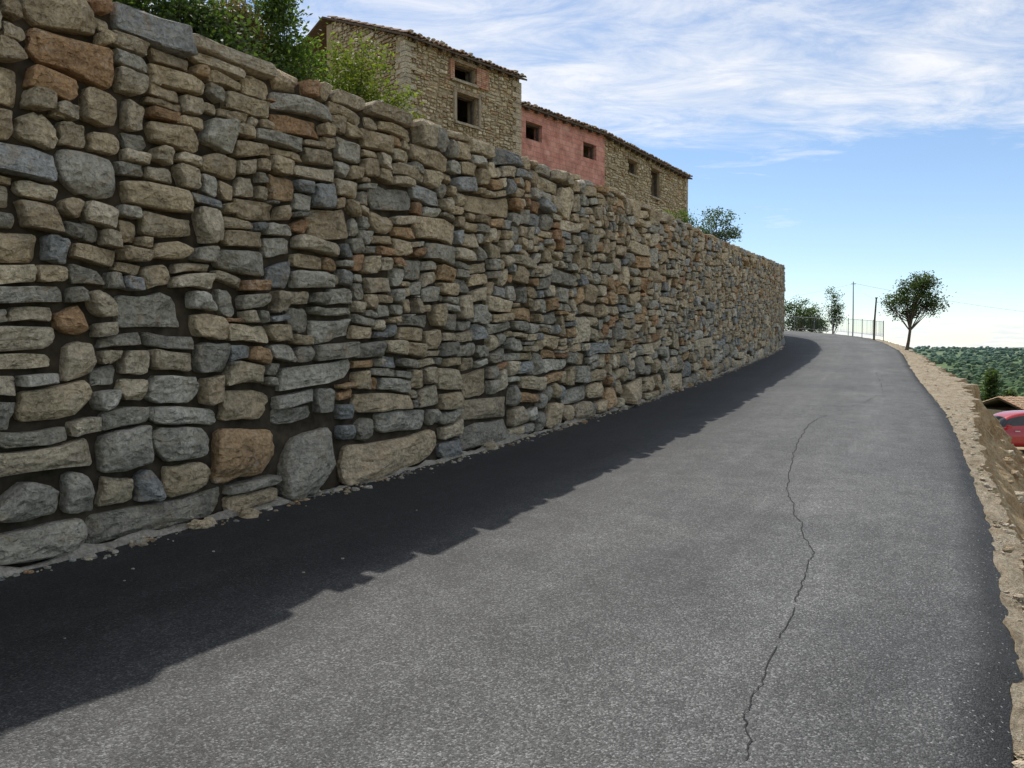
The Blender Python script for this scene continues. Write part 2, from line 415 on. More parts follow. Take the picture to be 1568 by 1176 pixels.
for i in range(len(cx)-1):
    yy=cx[i][1]
    if yy>13.2 and nz(yy*1.5,33)<-.05: continue
    if yy<5 and nz(yy*4,63)>.25: continue
    fs.append((2*i,2*i+1,2*i+3,2*i+2))
mb=MB();mb.add(vs,fs);mb.build('road_crack',[M_crack])

# ---------------------------------------------------------------- ground height
def gz(x,y):
    r=math.hypot(x-10,y-25)
    def ss(a,b,v): v=min(1,max(0,(v-a)/(b-a)));return v*v*(3-2*v)
    z=-2.0-24*ss(16,180,r)
    z+=.15*nz(x*.2,y*.2)*ss(3,12,r)
    if r>150:
        k=ss(150,500,r);z+=k*6*fbm(x*.004,y*.004,2.)
        z+=ss(350,1900,r)*(34+14*fbm(x*.0014,y*.0014,5.,3))
    return z
def axis(c,lo,hi):
    o=[0];st=1.5
    while o[-1]<max(hi-c,c-lo): o.append(o[-1]+st);st=min(st*1.07,120)
    a=sorted(set([c-v for v in o if c-v>=lo-160]+[c+v for v in o if c+v<=hi+160]));return a
ax_=axis(20,-2500,5000);ay_=axis(28,-1500,6500)
mb=MB();vs=[(x,y,gz(x,y)) for y in ay_ for x in ax_];nx=len(ax_);fs=[]
for j in range(len(ay_)-1):
    for i in range(nx-1): a=j*nx+i;fs.append((a,a+1,a+nx+1,a+nx))
mb.add(vs,fs);mb.build('ground',[M_ground],True)
def shw(y): return float(np.interp(y,[-5,4,9,13,17,22,28,36,44,60],[.20,.18,.22,.36,.78,1.15,.9,.7,.6,.7]))
mb=MB();vs=[];mats=[];fs=[];OC=[-.15,0,.12,.25,.38,.5,.63,.75,.88,1.0];nb=22
SE=np.arange(0,L,.09);ncol=len(OC)+nb
for s in SE:
    e=edge(s)-.03;x0,y0=off(s,e);sw=shw(y0)*(1+.3*nz(s*.9,3)+.3*nz(s*3,7)+.15*nz(s*8,2))
    for o in OC:
        d=e+o*sw if o>0 else e+o
        x,y=off(s,d);z=rz(y0)-.05+ (.035*nz(x*2.5,y*2.5,1)+.03*nz(x*8,y*8,1)+.015*nz(x*20,y*20,1)-.05*o if o>0 else -.01) -(0.02 if o<=0 else 0)
        vs.append((x,y,z))
    g0=gz(*off(s,e+sw+3));drop=rz(y0)-g0+.3
    for k in range(1,nb+1):
        t=k/nb
        d=e+sw+drop*.60*(t**1.25)
        x,y=off(s,d)
        z=rz(y0)-.09-drop*t**.95
        a=.5*min(1,t*4) if t<.8 else .15
        n_=fbm(x*.9,y*.9,z*1.1,3)
        ledge=abs(((z*2.2+n_)%1)-.5)*.35
        d+=a*(n_*.6+ledge)+.05*nz(x*6,y*6,z*6)*min(1,t*6);x,y=off(s,d);z+=(.12*nz(x*1.3,y*1.3,z)+.05*nz(x*5,y*5,z*5))*min(1,t*5)
        vs.append((x,y,z))
ml=[]
for i in range(len(SE)-1):
    for j in range(ncol-1):
        a=i*ncol+j;fs.append((a,a+1,a+ncol+1,a+ncol));ml.append(0 if j<len(OC)-1 else 1)
mb.add(vs,fs);mb.m=ml;mb.build('road_embankment',[M_shoulder,M_bank],False)
def rock(mb,c,r,rng,col,fl=.6):
    sd=rng.uniform(0,99);n=7;vs=[];fs=[]
    for i,ph in enumerate((-.9,-.3,.35,.95)):
        for k in range(n):
            th=2*math.pi*k/n+i*.4;rr=r*(.75+.5*abs(nz(math.cos(th)*1.5+sd,math.sin(th)*1.5,ph+sd)))*rng.uniform(.8,1.15)
            vs.append((c[0]+rr*math.cos(ph)*math.cos(th)*1.2,c[1]+rr*math.cos(ph)*math.sin(th),c[2]+rr*fl*math.sin(ph)*1.1))
    fs.append(tuple(range(n))[::-1]);fs.append(tuple(3*n+k for k in range(n)))
    for i in range(3):
        for k in range(n): fs.append((i*n+k,i*n+(k+1)%n,(i+1)*n+(k+1)%n,(i+1)*n+k))
    mb.add(vs,fs,0,col)
mb=MB()
for i in range(600):
    s=R.uniform(8,60);e=edge(s);x0,y0=off(s,e)
    u=R.random();d=e+.02+shw(y0)*u*.95
    x,y=off(s,d);r=R.lognormvariate(math.log(.014),.6)
    rock(mb,(x,y,rz(y0)-.05-.05*u),min(r,.06),R,R.choice([(.46,.39,.29),(.40,.33,.23),(.54,.48,.38)]))
for i in range(160):
    s=R.uniform(8,60);e=edge(s);x0,y0=off(s,e);sw=shw(y0);t=R.uniform(.3,1.05);drop=rz(y0)-gz(*off(s,e+3))
    x,y=off(s,e+sw+.1+drop*.60*t**1.25);z=rz(y0)-.05-drop*t**.95
    rock(mb,(x,y,z),R.uniform(.05,.20),R,R.choice([(.40,.32,.22),(.34,.26,.17),(.46,.40,.30)]))
mb.build('shoulder_rubble',[M_stone])
mb=MB()
for i in range(1500):
    s=R.uniform(8,60);d=abs(R.gauss(.0,.07))+.0;x,y=off(s,d+.02)
    rock(mb,(x,y,rz(y)+.003),min(.05,R.lognormvariate(math.log(.013),.65)),R,stonecol(R,.3))
for i in range(24): # a few larger fallen pieces against the foot
    s=R.uniform(9,40);x,y=off(s,R.uniform(.0,.10));rock(mb,(x,y,rz(y)+.02),R.uniform(.05,.11),R,stonecol(R,.3),.8)
for i in range(60):
    s=R.uniform(9,24);d=R.uniform(.1,1.3)**1.5;x,y=off(s,d+.1)
    rock(mb,(x,y,rz(y)+.004),R.uniform(.005,.012),R,(.4,.36,.28))
mb.build('wall_foot_gravel',[M_stone])

# ---------------------------------------------------------------- houses
def wallpanels(mb,org,dr,nrm,Ln,z0,z1,ops,mat,thick=.4,dback=0.0,ztop=None):
    xs=sorted(set([0,Ln]+[o[0] for o in ops]+[o[1] for o in ops]));zs=sorted(set([z0,z1]+[o[2] for o in ops]+[o[3] for o in ops]))
    for i in range(len(xs)-1):
        for j in range(len(zs)-1):
            cx=(xs[i]+xs[i+1])/2;cz=(zs[j]+zs[j+1])/2
            if any(o[0]<cx<o[1] and o[2]<cz<o[3] for o in ops): continue
            c=(org[0]+dr[0]*cx-nrm[0]*(thick/2+dback),org[1]+dr[1]*cx-nrm[1]*(thick/2+dback),cz)
            mb.box(c,(xs[i+1]-xs[i],thick,zs[j+1]-zs[j]),mat,(1,1,1),dr)
def stones_on(mb,org,dr,nrm,Ln,z0,z1,ops,rng,tint,topline=None,sz=.8,s_off=0):
    def mp(s,z,d):
        s_=s+.03*nz(s*2,z*2,4);z_=z+.03*nz(s*1.5,z*2,9)+.02*nz(s*5,z*5,3)
        return (org[0]+dr[0]*(s_+s_off)+nrm[0]*d,org[1]+dr[1]*(s_+s_off)+nrm[1]*d,z_+z0)
    for rc in pack(Ln,z1-z0,rng,lambda s,z:sz,med=(.29,.4,.145,.35)):
        a,b_,c,d=rc;ok=True
        if topline:
            mx=topline((a+b_)/2)-z0
            if c>mx-.06: continue
            d=min(d,mx)
        for o in ops:
            o0,o1,p0,p1=o[0]-s_off,o[1]-s_off,o[2]-z0,o[3]-z0
            if a<o1 and b_>o0 and c<p1 and d>p0:
                ch=[(b_-o0,0),(o1-a,1),(d-p0,2),(p1-c,3)];ch.sort();k=ch[0][1]
                if k==0:b_=o0
                elif k==1:a=o1
                elif k==2:d=p0
                else:c=p1
                if b_-a<.05 or d-c<.04: ok=False;break
        if not ok: continue
        t=rng.choice(tint);k=rng.uniform(.78,1.15)
        add_stone(mb,mp,(a,b_,c,d),rng,tuple(x*k for x in t),0,.009,.1,.7)
def tiled_roof(mb,e0,dr,back,Ln,slope,depth,ov,ovs,zE,rng):
    per=.20;n=int((Ln+2*ovs)/per);d=Vector((dr[0],dr[1],0));bk=Vector((back[0],back[1],0));o=Vector((e0[0],e0[1],0))
    ns=5
    for k in range(n):
        jit=rng.uniform(-.05,.04);col=rng.choice([(.34,.24,.16),(.42,.30,.20),(.30,.24,.18),(.46,.36,.26),(.38,.24,.15)])
        zj=rng.gauss(0,.014)
        nseg=max(2,int(depth/.4))
        for g in range(nseg):
            b0=-ov+jit+g*(depth+ov)/nseg;b1=-ov+jit+(g+1)*(depth+ov)/nseg+.05
            vs=[]
            for t,lift in((b0,.035),(b1,.0)):
                for q_ in range(ns):
                    th=math.pi*q_/(ns-1);r=.095
                    P=o+d*(-ovs+per*(k+.5)+r*math.cos(th)*1.05)+bk*t
                    vs.append((P.x,P.y,zE+(t+ov)*slope+lift+.075*math.sin(th)+zj+.03))
            for t,lift in((b0,.035),(b1,.0)):
                for q_ in range(ns):
                    th=math.pi*q_/(ns-1);r=.075
                    P=o+d*(-ovs+per*(k+.5)+r*math.cos(th)*1.05)+bk*t
                    vs.append((P.x,P.y,zE+(t+ov)*slope+lift+.05*math.sin(th)+zj+.03))
            fs=[(i,i+1,i+ns+1,i+ns) for i in range(ns-1)]+[(i+2*ns,i+3*ns,i+3*ns+1,i+2*ns+1) for i in range(ns-1)]+[(i,i+2*ns,i+2*ns+1,i+1) for i in range(ns-1)]
            mb.add(vs,fs,0,col)
            if g==0 and rng.random()<.35:
                P=o+d*(-ovs+per*(k+.5))+bk*(-ov+.2);
                rock(mb,(P.x,P.y,zE+.2*slope+.15),rng.uniform(.07,.13),rng,(.40,.35,.27))
def slab(mb,o,dr,back,a0,a1,b0,b1,zf,th,mat,col):
    vs=[]
    for dz in(0,-th):
        for (a,b_) in((a0,b0),(a1,b0),(a1,b1),(a0,b1)):
            vs.append((o[0]+dr[0]*a+back[0]*b_,o[1]+dr[1]*a+back[1]*b_,zf(b_)+dz))
    mb.add(vs,[(0,1,2,3),(7,6,5,4),(0,4,5,1),(1,5,6,2),(2,6,7,3),(3,7,4,0)],mat,col)
def unit(x,y):
    q=math.hypot(x,y);return (x/q,y/q)
HT=[(.56,.45,.29),(.60,.50,.33),(.50,.39,.25),(.64,.54,.39),(.52,.44,.31),(.47,.33,.20)]
def frame(mb,org,dr,nrm,o,mat,t=.07,d=.12,dep=.22,cross=True):
    a,b_,c,e=o
    def P(s,z): return (org[0]+dr[0]*s-nrm[0]*dep,org[1]+dr[1]*s-nrm[1]*dep,z)
    mb.box(P((a+b_)/2,c+t/2),(b_-a-.004,d,t),mat,(1,1,1),dr);mb.box(P((a+b_)/2,e-t/2),(b_-a-.004,d,t),mat,(1,1,1),dr)
    mb.box(P(a+t/2+.002,(c+e)/2),(t,d,e-c-2*t-.004),mat,(1,1,1),dr);mb.box(P(b_-t/2-.002,(c+e)/2),(t,d,e-c-2*t-.004),mat,(1,1,1),dr)
def gable_house(name,org,drv,Ln,zb,zE,depth,slope,ops,kind,left_stones=False,ov=.3,seed=1,ovs=.15):
    P=empty(name);dr=unit(*drv);back=(-dr[1],dr[0]);nrm=(dr[1],-dr[0]);rg=random.Random(seed)
    zw=zE+ov*slope-.02
    base=MB()
    wallpanels(base,org,dr,nrm,Ln,zb,zw,ops,1 if kind=='pink' else 0,.45,.0 if kind=='pink' else .05)
    for a in (0.225+.06,Ln-.225-.06):
        vs=[]
        for o_ in(-.2,.2):
            for (b_,z) in((.46,zb),(depth,zb),(depth,zw+depth*slope-.05),(.46,zw+.46*slope-.05)):
                vs.append((org[0]+dr[0]*(a+o_)+back[0]*b_,org[1]+dr[1]*(a+o_)+back[1]*b_,z))
        base.add(vs,[(0,1,2,3),(7,6,5,4),(0,4,5,1),(1,5,6,2),(2,6,7,3),(3,7,4,0)],0)
    c=(org[0]+dr[0]*Ln/2+back[0]*(depth+.2),org[1]+dr[1]*Ln/2+back[1]*(depth+.2),(zb+zw+depth*slope-.1)/2)
    base.box(c,(Ln-.1,.38,zw+depth*slope-.1-zb),0,(1,1,1),dr)
    ob=base.build('walls',[M_mortar,M_pink],False,P)
    if kind=='pink':
        uv=ob.data.uv_layers.new(name='UVMap')
        for lp in ob.data.loops:
            v=ob.data.vertices[lp.vertex_index].co;uv.data[lp.index].uv=((v.x-org[0])*dr[0]+(v.y-org[1])*dr[1],v.z)
    sb=MB()
    if kind=='stone': stones_on(sb,org,dr,nrm,Ln,zb,zw,ops,rg,HT)
    if left_stones:
        stones_on(sb,org,back,(-dr[0],-dr[1]),depth,zb,zw+depth*slope,[],rg,[tuple(x*.95 for x in t) for t in HT],topline=lambda s:zw+s*slope-.03)
        z=zb;k=0
        while z<zw-.2:
            h=rg.uniform(.15,.24);wq=.5 if k%2 else .26;w2=.26 if k%2 else .5
            c=(org[0]+dr[0]*(wq/2-.045)+back[0]*(w2/2-.045),org[1]+dr[1]*(wq/2-.045)+back[1]*(w2/2-.045),z+h/2)
            kk=rg.uniform(.8,1.1);sb.box(c,(wq,w2,h-.02),0,tuple(x*kk for x in (.52,.45,.33)),dr);z+=h;k+=1
    if kind=='stone':
        for o in ops:
            c=((o[0]+o[1])/2);sb.box((org[0]+dr[0]*c+nrm[0]*0.005,org[1]+dr[1]*c+nrm[1]*.005,o[3]+.07),(o[1]-o[0]+.3,.14,.13),0,(.36,.27,.18),dr)
            sb.box((org[0]+dr[0]*c+nrm[0]*0.01,org[1]+dr[1]*c+nrm[1]*.01,o[2]-.05),(o[1]-o[0]+.2,.16,.09),0,(.42,.36,.27),dr)
        z=zb;k=0
        while z<zw-.2:
            h=rg.uniform(.18,.28);wq=.5 if k%2 else .3
            kk=rg.uniform(.85,1.15);sb.box((org[0]+dr[0]*(Ln-wq/2+.02)+back[0]*.1,org[1]+dr[1]*(Ln-wq/2+.02)+back[1]*.1,z+h/2),(wq,.3,h-.02),0,tuple(x*kk for x in (.50,.41,.29)),dr);z+=h;k+=1
    if sb.v: sb.build('masonry',[M_stone],False,P)
    fb=MB()
    for o in ops: frame(fb,org,dr,nrm,o,0)
    fb.build('window_frames',[M_wood],False,P)
    rb=MB();tiled_roof(rb,org,dr,back,Ln,slope,depth,ov,ovs,zE,rg)
    slab(rb,org,dr,back,-ovs+.02,Ln+ovs-.02,-ov+.05,depth+.4,lambda b_:zE+(b_+ov)*slope+.02,.07,1,(1,1,1))
    for k in range(int(Ln/.6)):
        a=.3+k*.6;slab(rb,org,dr,back,a,a+.1,-ov+.08,.02,lambda b_:zE+(b_+ov)*slope-.052,.09,1,(1,1,1))
    slab(rb,org,dr,back,-ovs+.02,Ln+ovs-.02,depth+.402,depth+3.4,lambda b_:zE+(depth+.4+ov)*slope+.02-(b_-depth-.4)*slope,.07,1,(1,1,1))
    rb.build('tiled_roof',[M_tile,M_wood],False,P)
    return P,org,dr,nrm
T=gable_house('stone_house',(-3.6,27.0),(.932,1),5.75,3.2,12.2,4.3,.40,[(2.22,3.28,11.42,12.0),(2.33,3.38,9.93,10.95)],'stone',True,.30,3)
P,org,dr,nrm=T
bb=MB()
for (a,b_,c,e) in((3.30,3.95,11.36,12.05),(2.0,2.2,11.36,12.05)):
    z=c
    while z<e-.05:
        s=a
        while s<b_-.03:
            w=min(.24,b_-s);bb.box((org[0]+dr[0]*(s+w/2)+nrm[0]*.035,org[1]+dr[1]*(s+w/2)+nrm[1]*.035,z+.035),(w-.015,.09,.06),0,R.choice([(.46,.24,.15),(.40,.20,.13),(.50,.30,.20)]),dr);s+=w
        z+=.07
bb.build('brick_infill',[M_tile],False,P)
pk=MB()
for (a,b_,c,e) in((2.18,2.30,9.93,10.95),(3.42,3.52,9.93,10.95)):
    pk.box((org[0]+dr[0]*(a+b_)/2+nrm[0]*.04,org[1]+dr[1]*(a+b_)/2+nrm[1]*.04,(c+e)/2),(b_-a,.1,e-c-.01),0,(1,1,1),dr)
pk.build('window_jambs',[M_plaster],False,P)
gable_house('pink_house',(.3,31.3),(.9,1),5.75,3.2,11.25,3.0,.22,[(.37,1.39,10.1,10.78),(4.15,5.11,10.05,10.70)],'pink',False,.28,5,.05)
gable_house('stone_farmhouse',(4.16,35.6),(.656,1),10.1,3.2,11.2,3.0,.2,[(2.49,3.46,10.1,10.75),(5.2,6.3,9.47,10.85)],'stone',False,.32,8,.12)

# ---------------------------------------------------------------- trees
def leaf_quads(mb,P,n,size,rng,cols,spread,mat=1,flat=.8):
    for _ in range(n):
        c=Vector((P[0]+rng.gauss(0,spread),P[1]+rng.gauss(0,spread),P[2]+rng.gauss(0,spread*flat)))
        a=Vector((rng.gauss(0,1),rng.gauss(0,1),rng.gauss(0,.7))).normalized()
        b_=a.cross(Vector((rng.gauss(0,1),rng.gauss(0,1),rng.gauss(0,1)))).normalized()
        l=size*rng.uniform(.7,1.3);w=l*rng.uniform(.35,.55)
        k=rng.uniform(.75,1.25);cc=rng.choice(cols)
        mb.add([tuple(c-a*l*.5),tuple(c+b_*w*.5),tuple(c+a*l*.5),tuple(c-b_*w*.5)],[(0,1,2,3)],mat,tuple(x*k for x in cc))
def tree(name,base,trunk_h,tr,ells,nclump,nleaf,size,cols,seed,sp=.16,lean=(0,0)):
    rng=random.Random(seed);mb=MB();b0=Vector(base)
    top=b0+Vector((lean[0],lean[1],trunk_h))
    pts=[b0+Vector((0,0,-.3))]+[b0.lerp(top,t)+Vector((rng.gauss(0,.02)*trunk_h,rng.gauss(0,.02)*trunk_h,0)) for t in(.0,.3,.6,.85)]+[top]
    mb.tube(pts,[tr*1.5,tr*1.2,tr,tr*.85,tr*.75,tr*.65],8,0)
    for (c,r) in ells:
        C_=b0+Vector(c)
        for i in range(nclump):
            while True:
                v=Vector((rng.uniform(-1,1),rng.uniform(-1,1),rng.uniform(-1,1)))
                if .15<v.length<1: break
            v=v*(rng.uniform(.75,1.12))
            Pc=C_+Vector((v.x*r[0],v.y*r[1],v.z*r[2]))
            if i%3==0:
                st=pts[rng.choice([3,4,5])];mid=st.lerp(Pc,.5)+Vector((0,0,-.06*r[2]+rng.gauss(0,.05)))
                mb.tube([st,mid,Pc],[tr*.4,tr*.22,tr*.07],5,0)
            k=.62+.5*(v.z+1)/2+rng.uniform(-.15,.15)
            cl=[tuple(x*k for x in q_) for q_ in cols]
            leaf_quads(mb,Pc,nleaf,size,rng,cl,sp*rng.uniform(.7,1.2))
    return mb.build(name,[M_bark,M_leaf])
G1=[(.085,.13,.03),(.11,.155,.035),(.07,.11,.025)]
G2=[(.05,.075,.024),(.065,.095,.03),(.04,.06,.02)]
G3=[(.13,.16,.03),(.11,.14,.025),(.15,.17,.04)]
G4=[(.07,.10,.05),(.09,.125,.06)]
BR=[(.17,.115,.07),(.13,.09,.055),(.10,.09,.045)]
zt=4.4
tree('almond_tree',(-3.15,16.2,zt),1.6,.07,[((0,0,2.7),(.75,.7,.75)),((.4,.2,2.1),(.75,.6,.7)),((-.35,0,2.1),(.65,.5,.7)),((.85,.3,1.7),(.4,.4,.4))],38,62,.09,G3,1,.16)
tree('almond_tree',(-4.35,15.4,zt),1.9,.07,[((.05,0,3.0),(.5,.5,.95)),((.3,0,2.2),(.7,.5,.8)),((-.2,.1,3.9),(.3,.25,.4)),((-.4,.1,2.5),(.6,.4,.8))],36,66,.085,G1,2,.16)
tree('oak_shrub',(-5.9,13.9,zt),1.0,.09,[((0,0,1.9),(1.1,.7,.9)),((.9,.1,1.9),(.9,.6,.9)),((-.7,.1,2.4),(.9,.7,.9)),((0,.2,2.9),(.9,.6,.7))],54,84,.11,G2,3,.23)
tree('oak_shrub',(-7.4,13.6,zt),1.2,.09,[((0,0,2.3),(1.2,.9,1.2)),((.9,.1,1.9),(.9,.7,.9)),((-.8,.1,2.2),(.9,.7,1.0)),((.3,0,3.3),(.9,.6,.6))],54,84,.11,G1,4,.24)
tree('dry_shrub',(-5.15,15.4,zt),1.4,.06,[((0,0,2.7),(.6,.6,1.1)),((.4,0,2.0),(.6,.6,.8)),((-.2,0,3.5),(.4,.4,.5))],44,66,.085,BR,5,.18)
tree('oak_shrub',(-5.9,16.6,zt),1.4,.06,[((0,0,2.8),(1.0,.7,1.3)),((.8,0,2.4),(.9,.6,1.1)),((.2,0,3.7),(.8,.5,.6))],50,76,.11,G1,26,.24)
tree('oak_shrub',(-4.9,17.8,zt),1.4,.06,[((0,0,2.8),(1.2,.7,1.3)),((.9,0,2.3),(1.1,.6,1.0))],48,70,.11,G2,6,.24)
tree('oak_shrub',(-6.8,16.4,zt),1.4,.06,[((0,0,3.0),(1.4,.7,1.3)),((.9,0,2.4),(1.1,.6,1.2))],50,70,.11,G2,16,.26)
tree('olive_tree',(8.3,32,4.9),1.2,.06,[((0,0,2.1),(.75,.7,.5)),((.5,.1,1.5),(.5,.5,.35)),((-.45,0,1.5),(.45,.5,.4))],22,42,.10,G4,7,.15)
tree('green_shrub',(6.6,32.2,4.9),.8,.05,[((0,0,2.1),(.6,.6,.6)),((.45,0,1.8),(.4,.4,.4)),((-.5,0,1.7),(.4,.4,.4))],22,44,.09,G1,8,.14)
tree('ash_tree',(19.2,38.3,rz(38.3)-.1),1.6,.075,[((.40,0,2.65),(1.0,1.0,.95)),((1.0,.1,2.25),(.85,.8,.65)),((-.35,0,2.2),(.85,.8,.65)),((.45,0,3.3),(.85,.7,.5))],36,58,.11,G2,9,.17,(.12,0))
for i,(x,y,h,w,th) in enumerate([(24.6,67.5,4.6,1.0,1.5),(25.9,68.2,4.0,.9,1.3),(27.2,66.8,5.2,.6,1.6),(26.6,69,3.9,.9,1.2),(23.6,68.5,4.4,.9,1.2),(25.2,69.5,4.2,1.1,1.0)]):
    zb=1.9
    tree('young_tree',(x,y,zb),th,.06,[((0,0,h*.72),(w,w,h*.26)),((w*.3,0,h*.5),(w*.8,w*.8,h*.2))],24,40,.16,G4 if i%2 else G2,20+i,.22)

# ---------------------------------------------------------------- railing, posts, wires
sA=float(np.interp(47.5,WY[:int(len(WY)*.72)],SS[:int(len(WY)*.72)]))
mb=MB();prev=None
sv=np.arange(sA,L-4,.15)
tp=[];bt=[]
for i,s in enumerate(sv):
    x,y=off(s,edge(s)+.35);x0,y0=off(s,edge(s));z=rz(y0)
    tp.append((x,y,z+1.05));bt.append((x,y,z+.18))
    if i%13==0: mb.tube([(x,y,z-.15),(x,y,z+1.12)],[.025,.025],6)
    else: mb.tube([(x,y,z+.18),(x,y,z+1.05)],[.006,.006],4)
mb.tube(tp,[.014]*len(tp),5);mb.tube(bt,[.011]*len(bt),5)
mb.build('metal_railing',[M_metal])
mb=MB();z0=rz(51)
mb.tube([(22.45,52,z0-.4),(22.45,52,z0+1.8),(22.43,52,z0+3.6)],[.045,.04,.03],8);mb.tube([(22.3,52,z0+3.45),(22.6,52,z0+3.45)],[.02,.02],6)
mb.build('utility_pole',[M_metal])
mb=MB();z1=rz(45)
mb.tube([(21.1,46,z1-.4),(21.12,46,z1+1.2),(21.2,46,z1+2.5)],[.06,.055,.045],8)
mb.box((21.2,46,z1+2.52),(.12,.12,.05));mb.build('wooden_post',[M_wood])
def wire(name,a,b_,sag,r=.012):
    mb=MB();p=[]
    for i in range(25):
        t=i/24;p.append((a[0]*(1-t)+b_[0]*t,a[1]*(1-t)+b_[1]*t,a[2]*(1-t)+b_[2]*t-sag*4*t*(1-t)))
    mb.tube(p,[r]*25,4);mb.build(name,[M_wire])
wire('overhead_wire',(22.43,52,z0+3.5),(21.2,46,z1+2.45),.2,.004)
wire('overhead_wire',(22.43,52,z0+3.5),(62,72,4.4),.7,.006)
wire('overhead_wire',(22.43,52,z0+3.45),(16,78,z0+3.2),.4,.004)
mb=MB();mb.tube([(62,72,gz(62,72)-.5),(62,72,4.6)],[.12,.08],8);mb.box((62,72,4.3),(1.2,.1,.1));mb.build('utility_pole',[M_wood])

# ---------------------------------------------------------------- red car
def car(name,loc,ang):
    P=empty(name);P.location=loc;P.rotation_euler=(0,0,ang)
    st=[(-2.08,.62,.42,.62,.66,.50),(-2.02,.78,.28,.86,.92,.60),(-1.80,.84,.22,.95,1.02,.62),(-1.45,.87,.20,.96,1.36,.56),(-.95,.88,.20,.95,1.46,.58),(-.35,.88,.20,.93,1.48,.59),(.20,.88,.20,.91,1.45,.58),(.62,.88,.20,.90,1.30,.57),(1.05,.87,.20,.88,.99,.60),(1.50,.85,.21,.82,.90,.58),(1.85,.80,.24,.74,.80,.52),(2.06,.68,.32,.60,.63,.45),(2.12,.55,.40,.50,.52,.40)]
    vs=[];fs=[];ml=[]
    for x,w,zb,zl,zr,rw in st:
        half=[(0,zb),(w*.86,zb),(w*.98,zb+.12),(w,zb+(zl-zb)*.55),(w*.95,zl-.02),(w*.93,zl+.01),(rw*1.05,zr-.05),(rw*.9,zr-.01),(0,zr+.015)]
        full=half+[(-a,b_) for a,b_ in half[-2:0:-1]]
        for a,b_ in full: vs.append((x,a,b_))
    n=16
    for i in range(len(st)-1):
        for k in range(n):
            a=i*n+k;b_=i*n+(k+1)%n;fs.append((a,b_,b_+n,a+n))
            m=0
            if k in(5,10) and 2<=i<=7: m=1
            if i in(7,) and k in(6,7,8,9): m=1
            if i==2 and k in(6,7,8,9): m=1
            if k in(0,15): m=2
            ml.append(m)
    fs.append(tuple(range(n)));ml.append(0);fs.append(tuple((len(st)-1)*n+k for k in reversed(range(n))));ml.append(0)
    mb=MB();mb.add(vs,fs);mb.m=ml
    ob=mb.build('body',[M_red,M_glass,M_rub],True,P)
    sd=ob.modifiers.new('sub','SUBSURF');sd.levels=2;sd.render_levels=2
    wb=MB()
    for wx in(-1.32,1.30):
        for sy in(-1,1):
            y=sy*.80
            wb.tube([(wx,y-.13*sy,.31),(wx,y+.085*sy,.31)],[.39,.39],24,0)
            wb.tube([(wx,y-.1*sy,.31),(wx,y+.10*sy,.31),(wx,y+.115*sy,.31)],[.315,.315,.29],24,0)
            wb.tube([(wx,y,.31),(wx,y+.122*sy,.31)],[.20,.19],16,1)
            for q_ in range(5):
                th=q_*2*math.pi/5;wb.tube([(wx,y+.124*sy,.31),(wx+.19*math.cos(th),y+.124*sy,.31+.19*math.sin(th))],[.03,.02],6,1)
    wb.build('wheels',[M_rub,M_alloy],False,P)
    db=MB()
    for sy in(-1,1):
        db.box((-1.95,sy*.66,.78),(.16,.2,.14),1);db.box((1.93,sy*.60,.64),(.2,.22,.12),2)
        db.box((.68,sy*.99,.96),(.12,.18,.12),0);db.box((-.45,sy*.885,.80),(.16,.03,.03),2);db.box((.35,sy*.885,.80),(.16,.03,.03),2)
        db.box((-.42,sy*.80,1.15),(.07,.05,.42),3)
    db.box((2.10,0,.40),(.06,.9,.12),3);db.box((-2.05,0,.55),(.04,.5,.11),2)
    db.build('lamps_mirrors_trim',[M_red,M_lamp,M_alloy,M_rub],False,P)
    return P
car('parked_car',(18.35,28.6,gz(18.35,28.6)+.02),math.radians(172))

# ---------------------------------------------------------------- lower houses, cypress, forest
def farm(name,c,ax,w,d,h,col,roofh):
    P=empty(name);ux=unit(*ax);bk=(-ux[1],ux[0]);z=gz(*c)-.5
    mb=MB();hole=[(w*.18,w*.18+.9,z+1.2,z+2.2),(w*.45,w*.45+1.0,z+.5,z+2.4),(w*.72,w*.72+.9,z+1.2,z+2.2)]
    o=(c[0]-ux[0]*w/2-bk[0]*d/2,c[1]-ux[1]*w/2-bk[1]*d/2);nr=(ux[1],-ux[0])
    wallpanels(mb,o,ux,nr,w,z,z+h,hole,0,.3)
    for a in(.15,w-.15): mb.box((o[0]+ux[0]*a+bk[0]*(d/2+.3),o[1]+ux[1]*a+bk[1]*(d/2+.3),z+h/2+.002),(.296,d-.6,h-.01),0,(1,1,1),ux)
    mb.box((o[0]+ux[0]*w/2+bk[0]*(d-.15),o[1]+ux[1]*w/2+bk[1]*(d-.15),z+h/2),(w,.29,h-.004),0,(1,1,1),ux)
    mb.build('walls',[M_plaster],False,P)
    fb=MB()
    for q_ in hole: frame(fb,o,ux,nr,q_,0)
    fb.build('windows_and_door',[M_wood],False,P)
    rb=MB();rg=random.Random(3);sl_=roofh/(d/2)
    tiled_roof(rb,o,ux,bk,w,sl_,d/2,.3,.2,z+h,rg)
    o2=(o[0]+ux[0]*w+bk[0]*d,o[1]+ux[1]*w+bk[1]*d)
    tiled_roof(rb,o2,(-ux[0],-ux[1]),(-bk[0],-bk[1]),w,sl_,d/2,.3,.2,z+h,rg)
    slab(rb,o,ux,bk,-.15,w+.15,-.2,d/2,lambda b_:z+h+(b_+.3)*sl_-.03,.06,1,(1,1,1));slab(rb,o,ux,bk,-.15,w+.15,d/2+.002,d+.2,lambda b_:z+h+(d-b_+.3)*sl_-.03,.06,1,(1,1,1))
    rb.build('tiled_roof',[M_tile,M_wood],False,P)
farm('farm_house',(43.2,63),(1,.12),9,6,2.3,(1,1,1),.9)
farm('farm_house',(72,100),(1,-.2),10,7,3.2,(1,1,1),1.2)
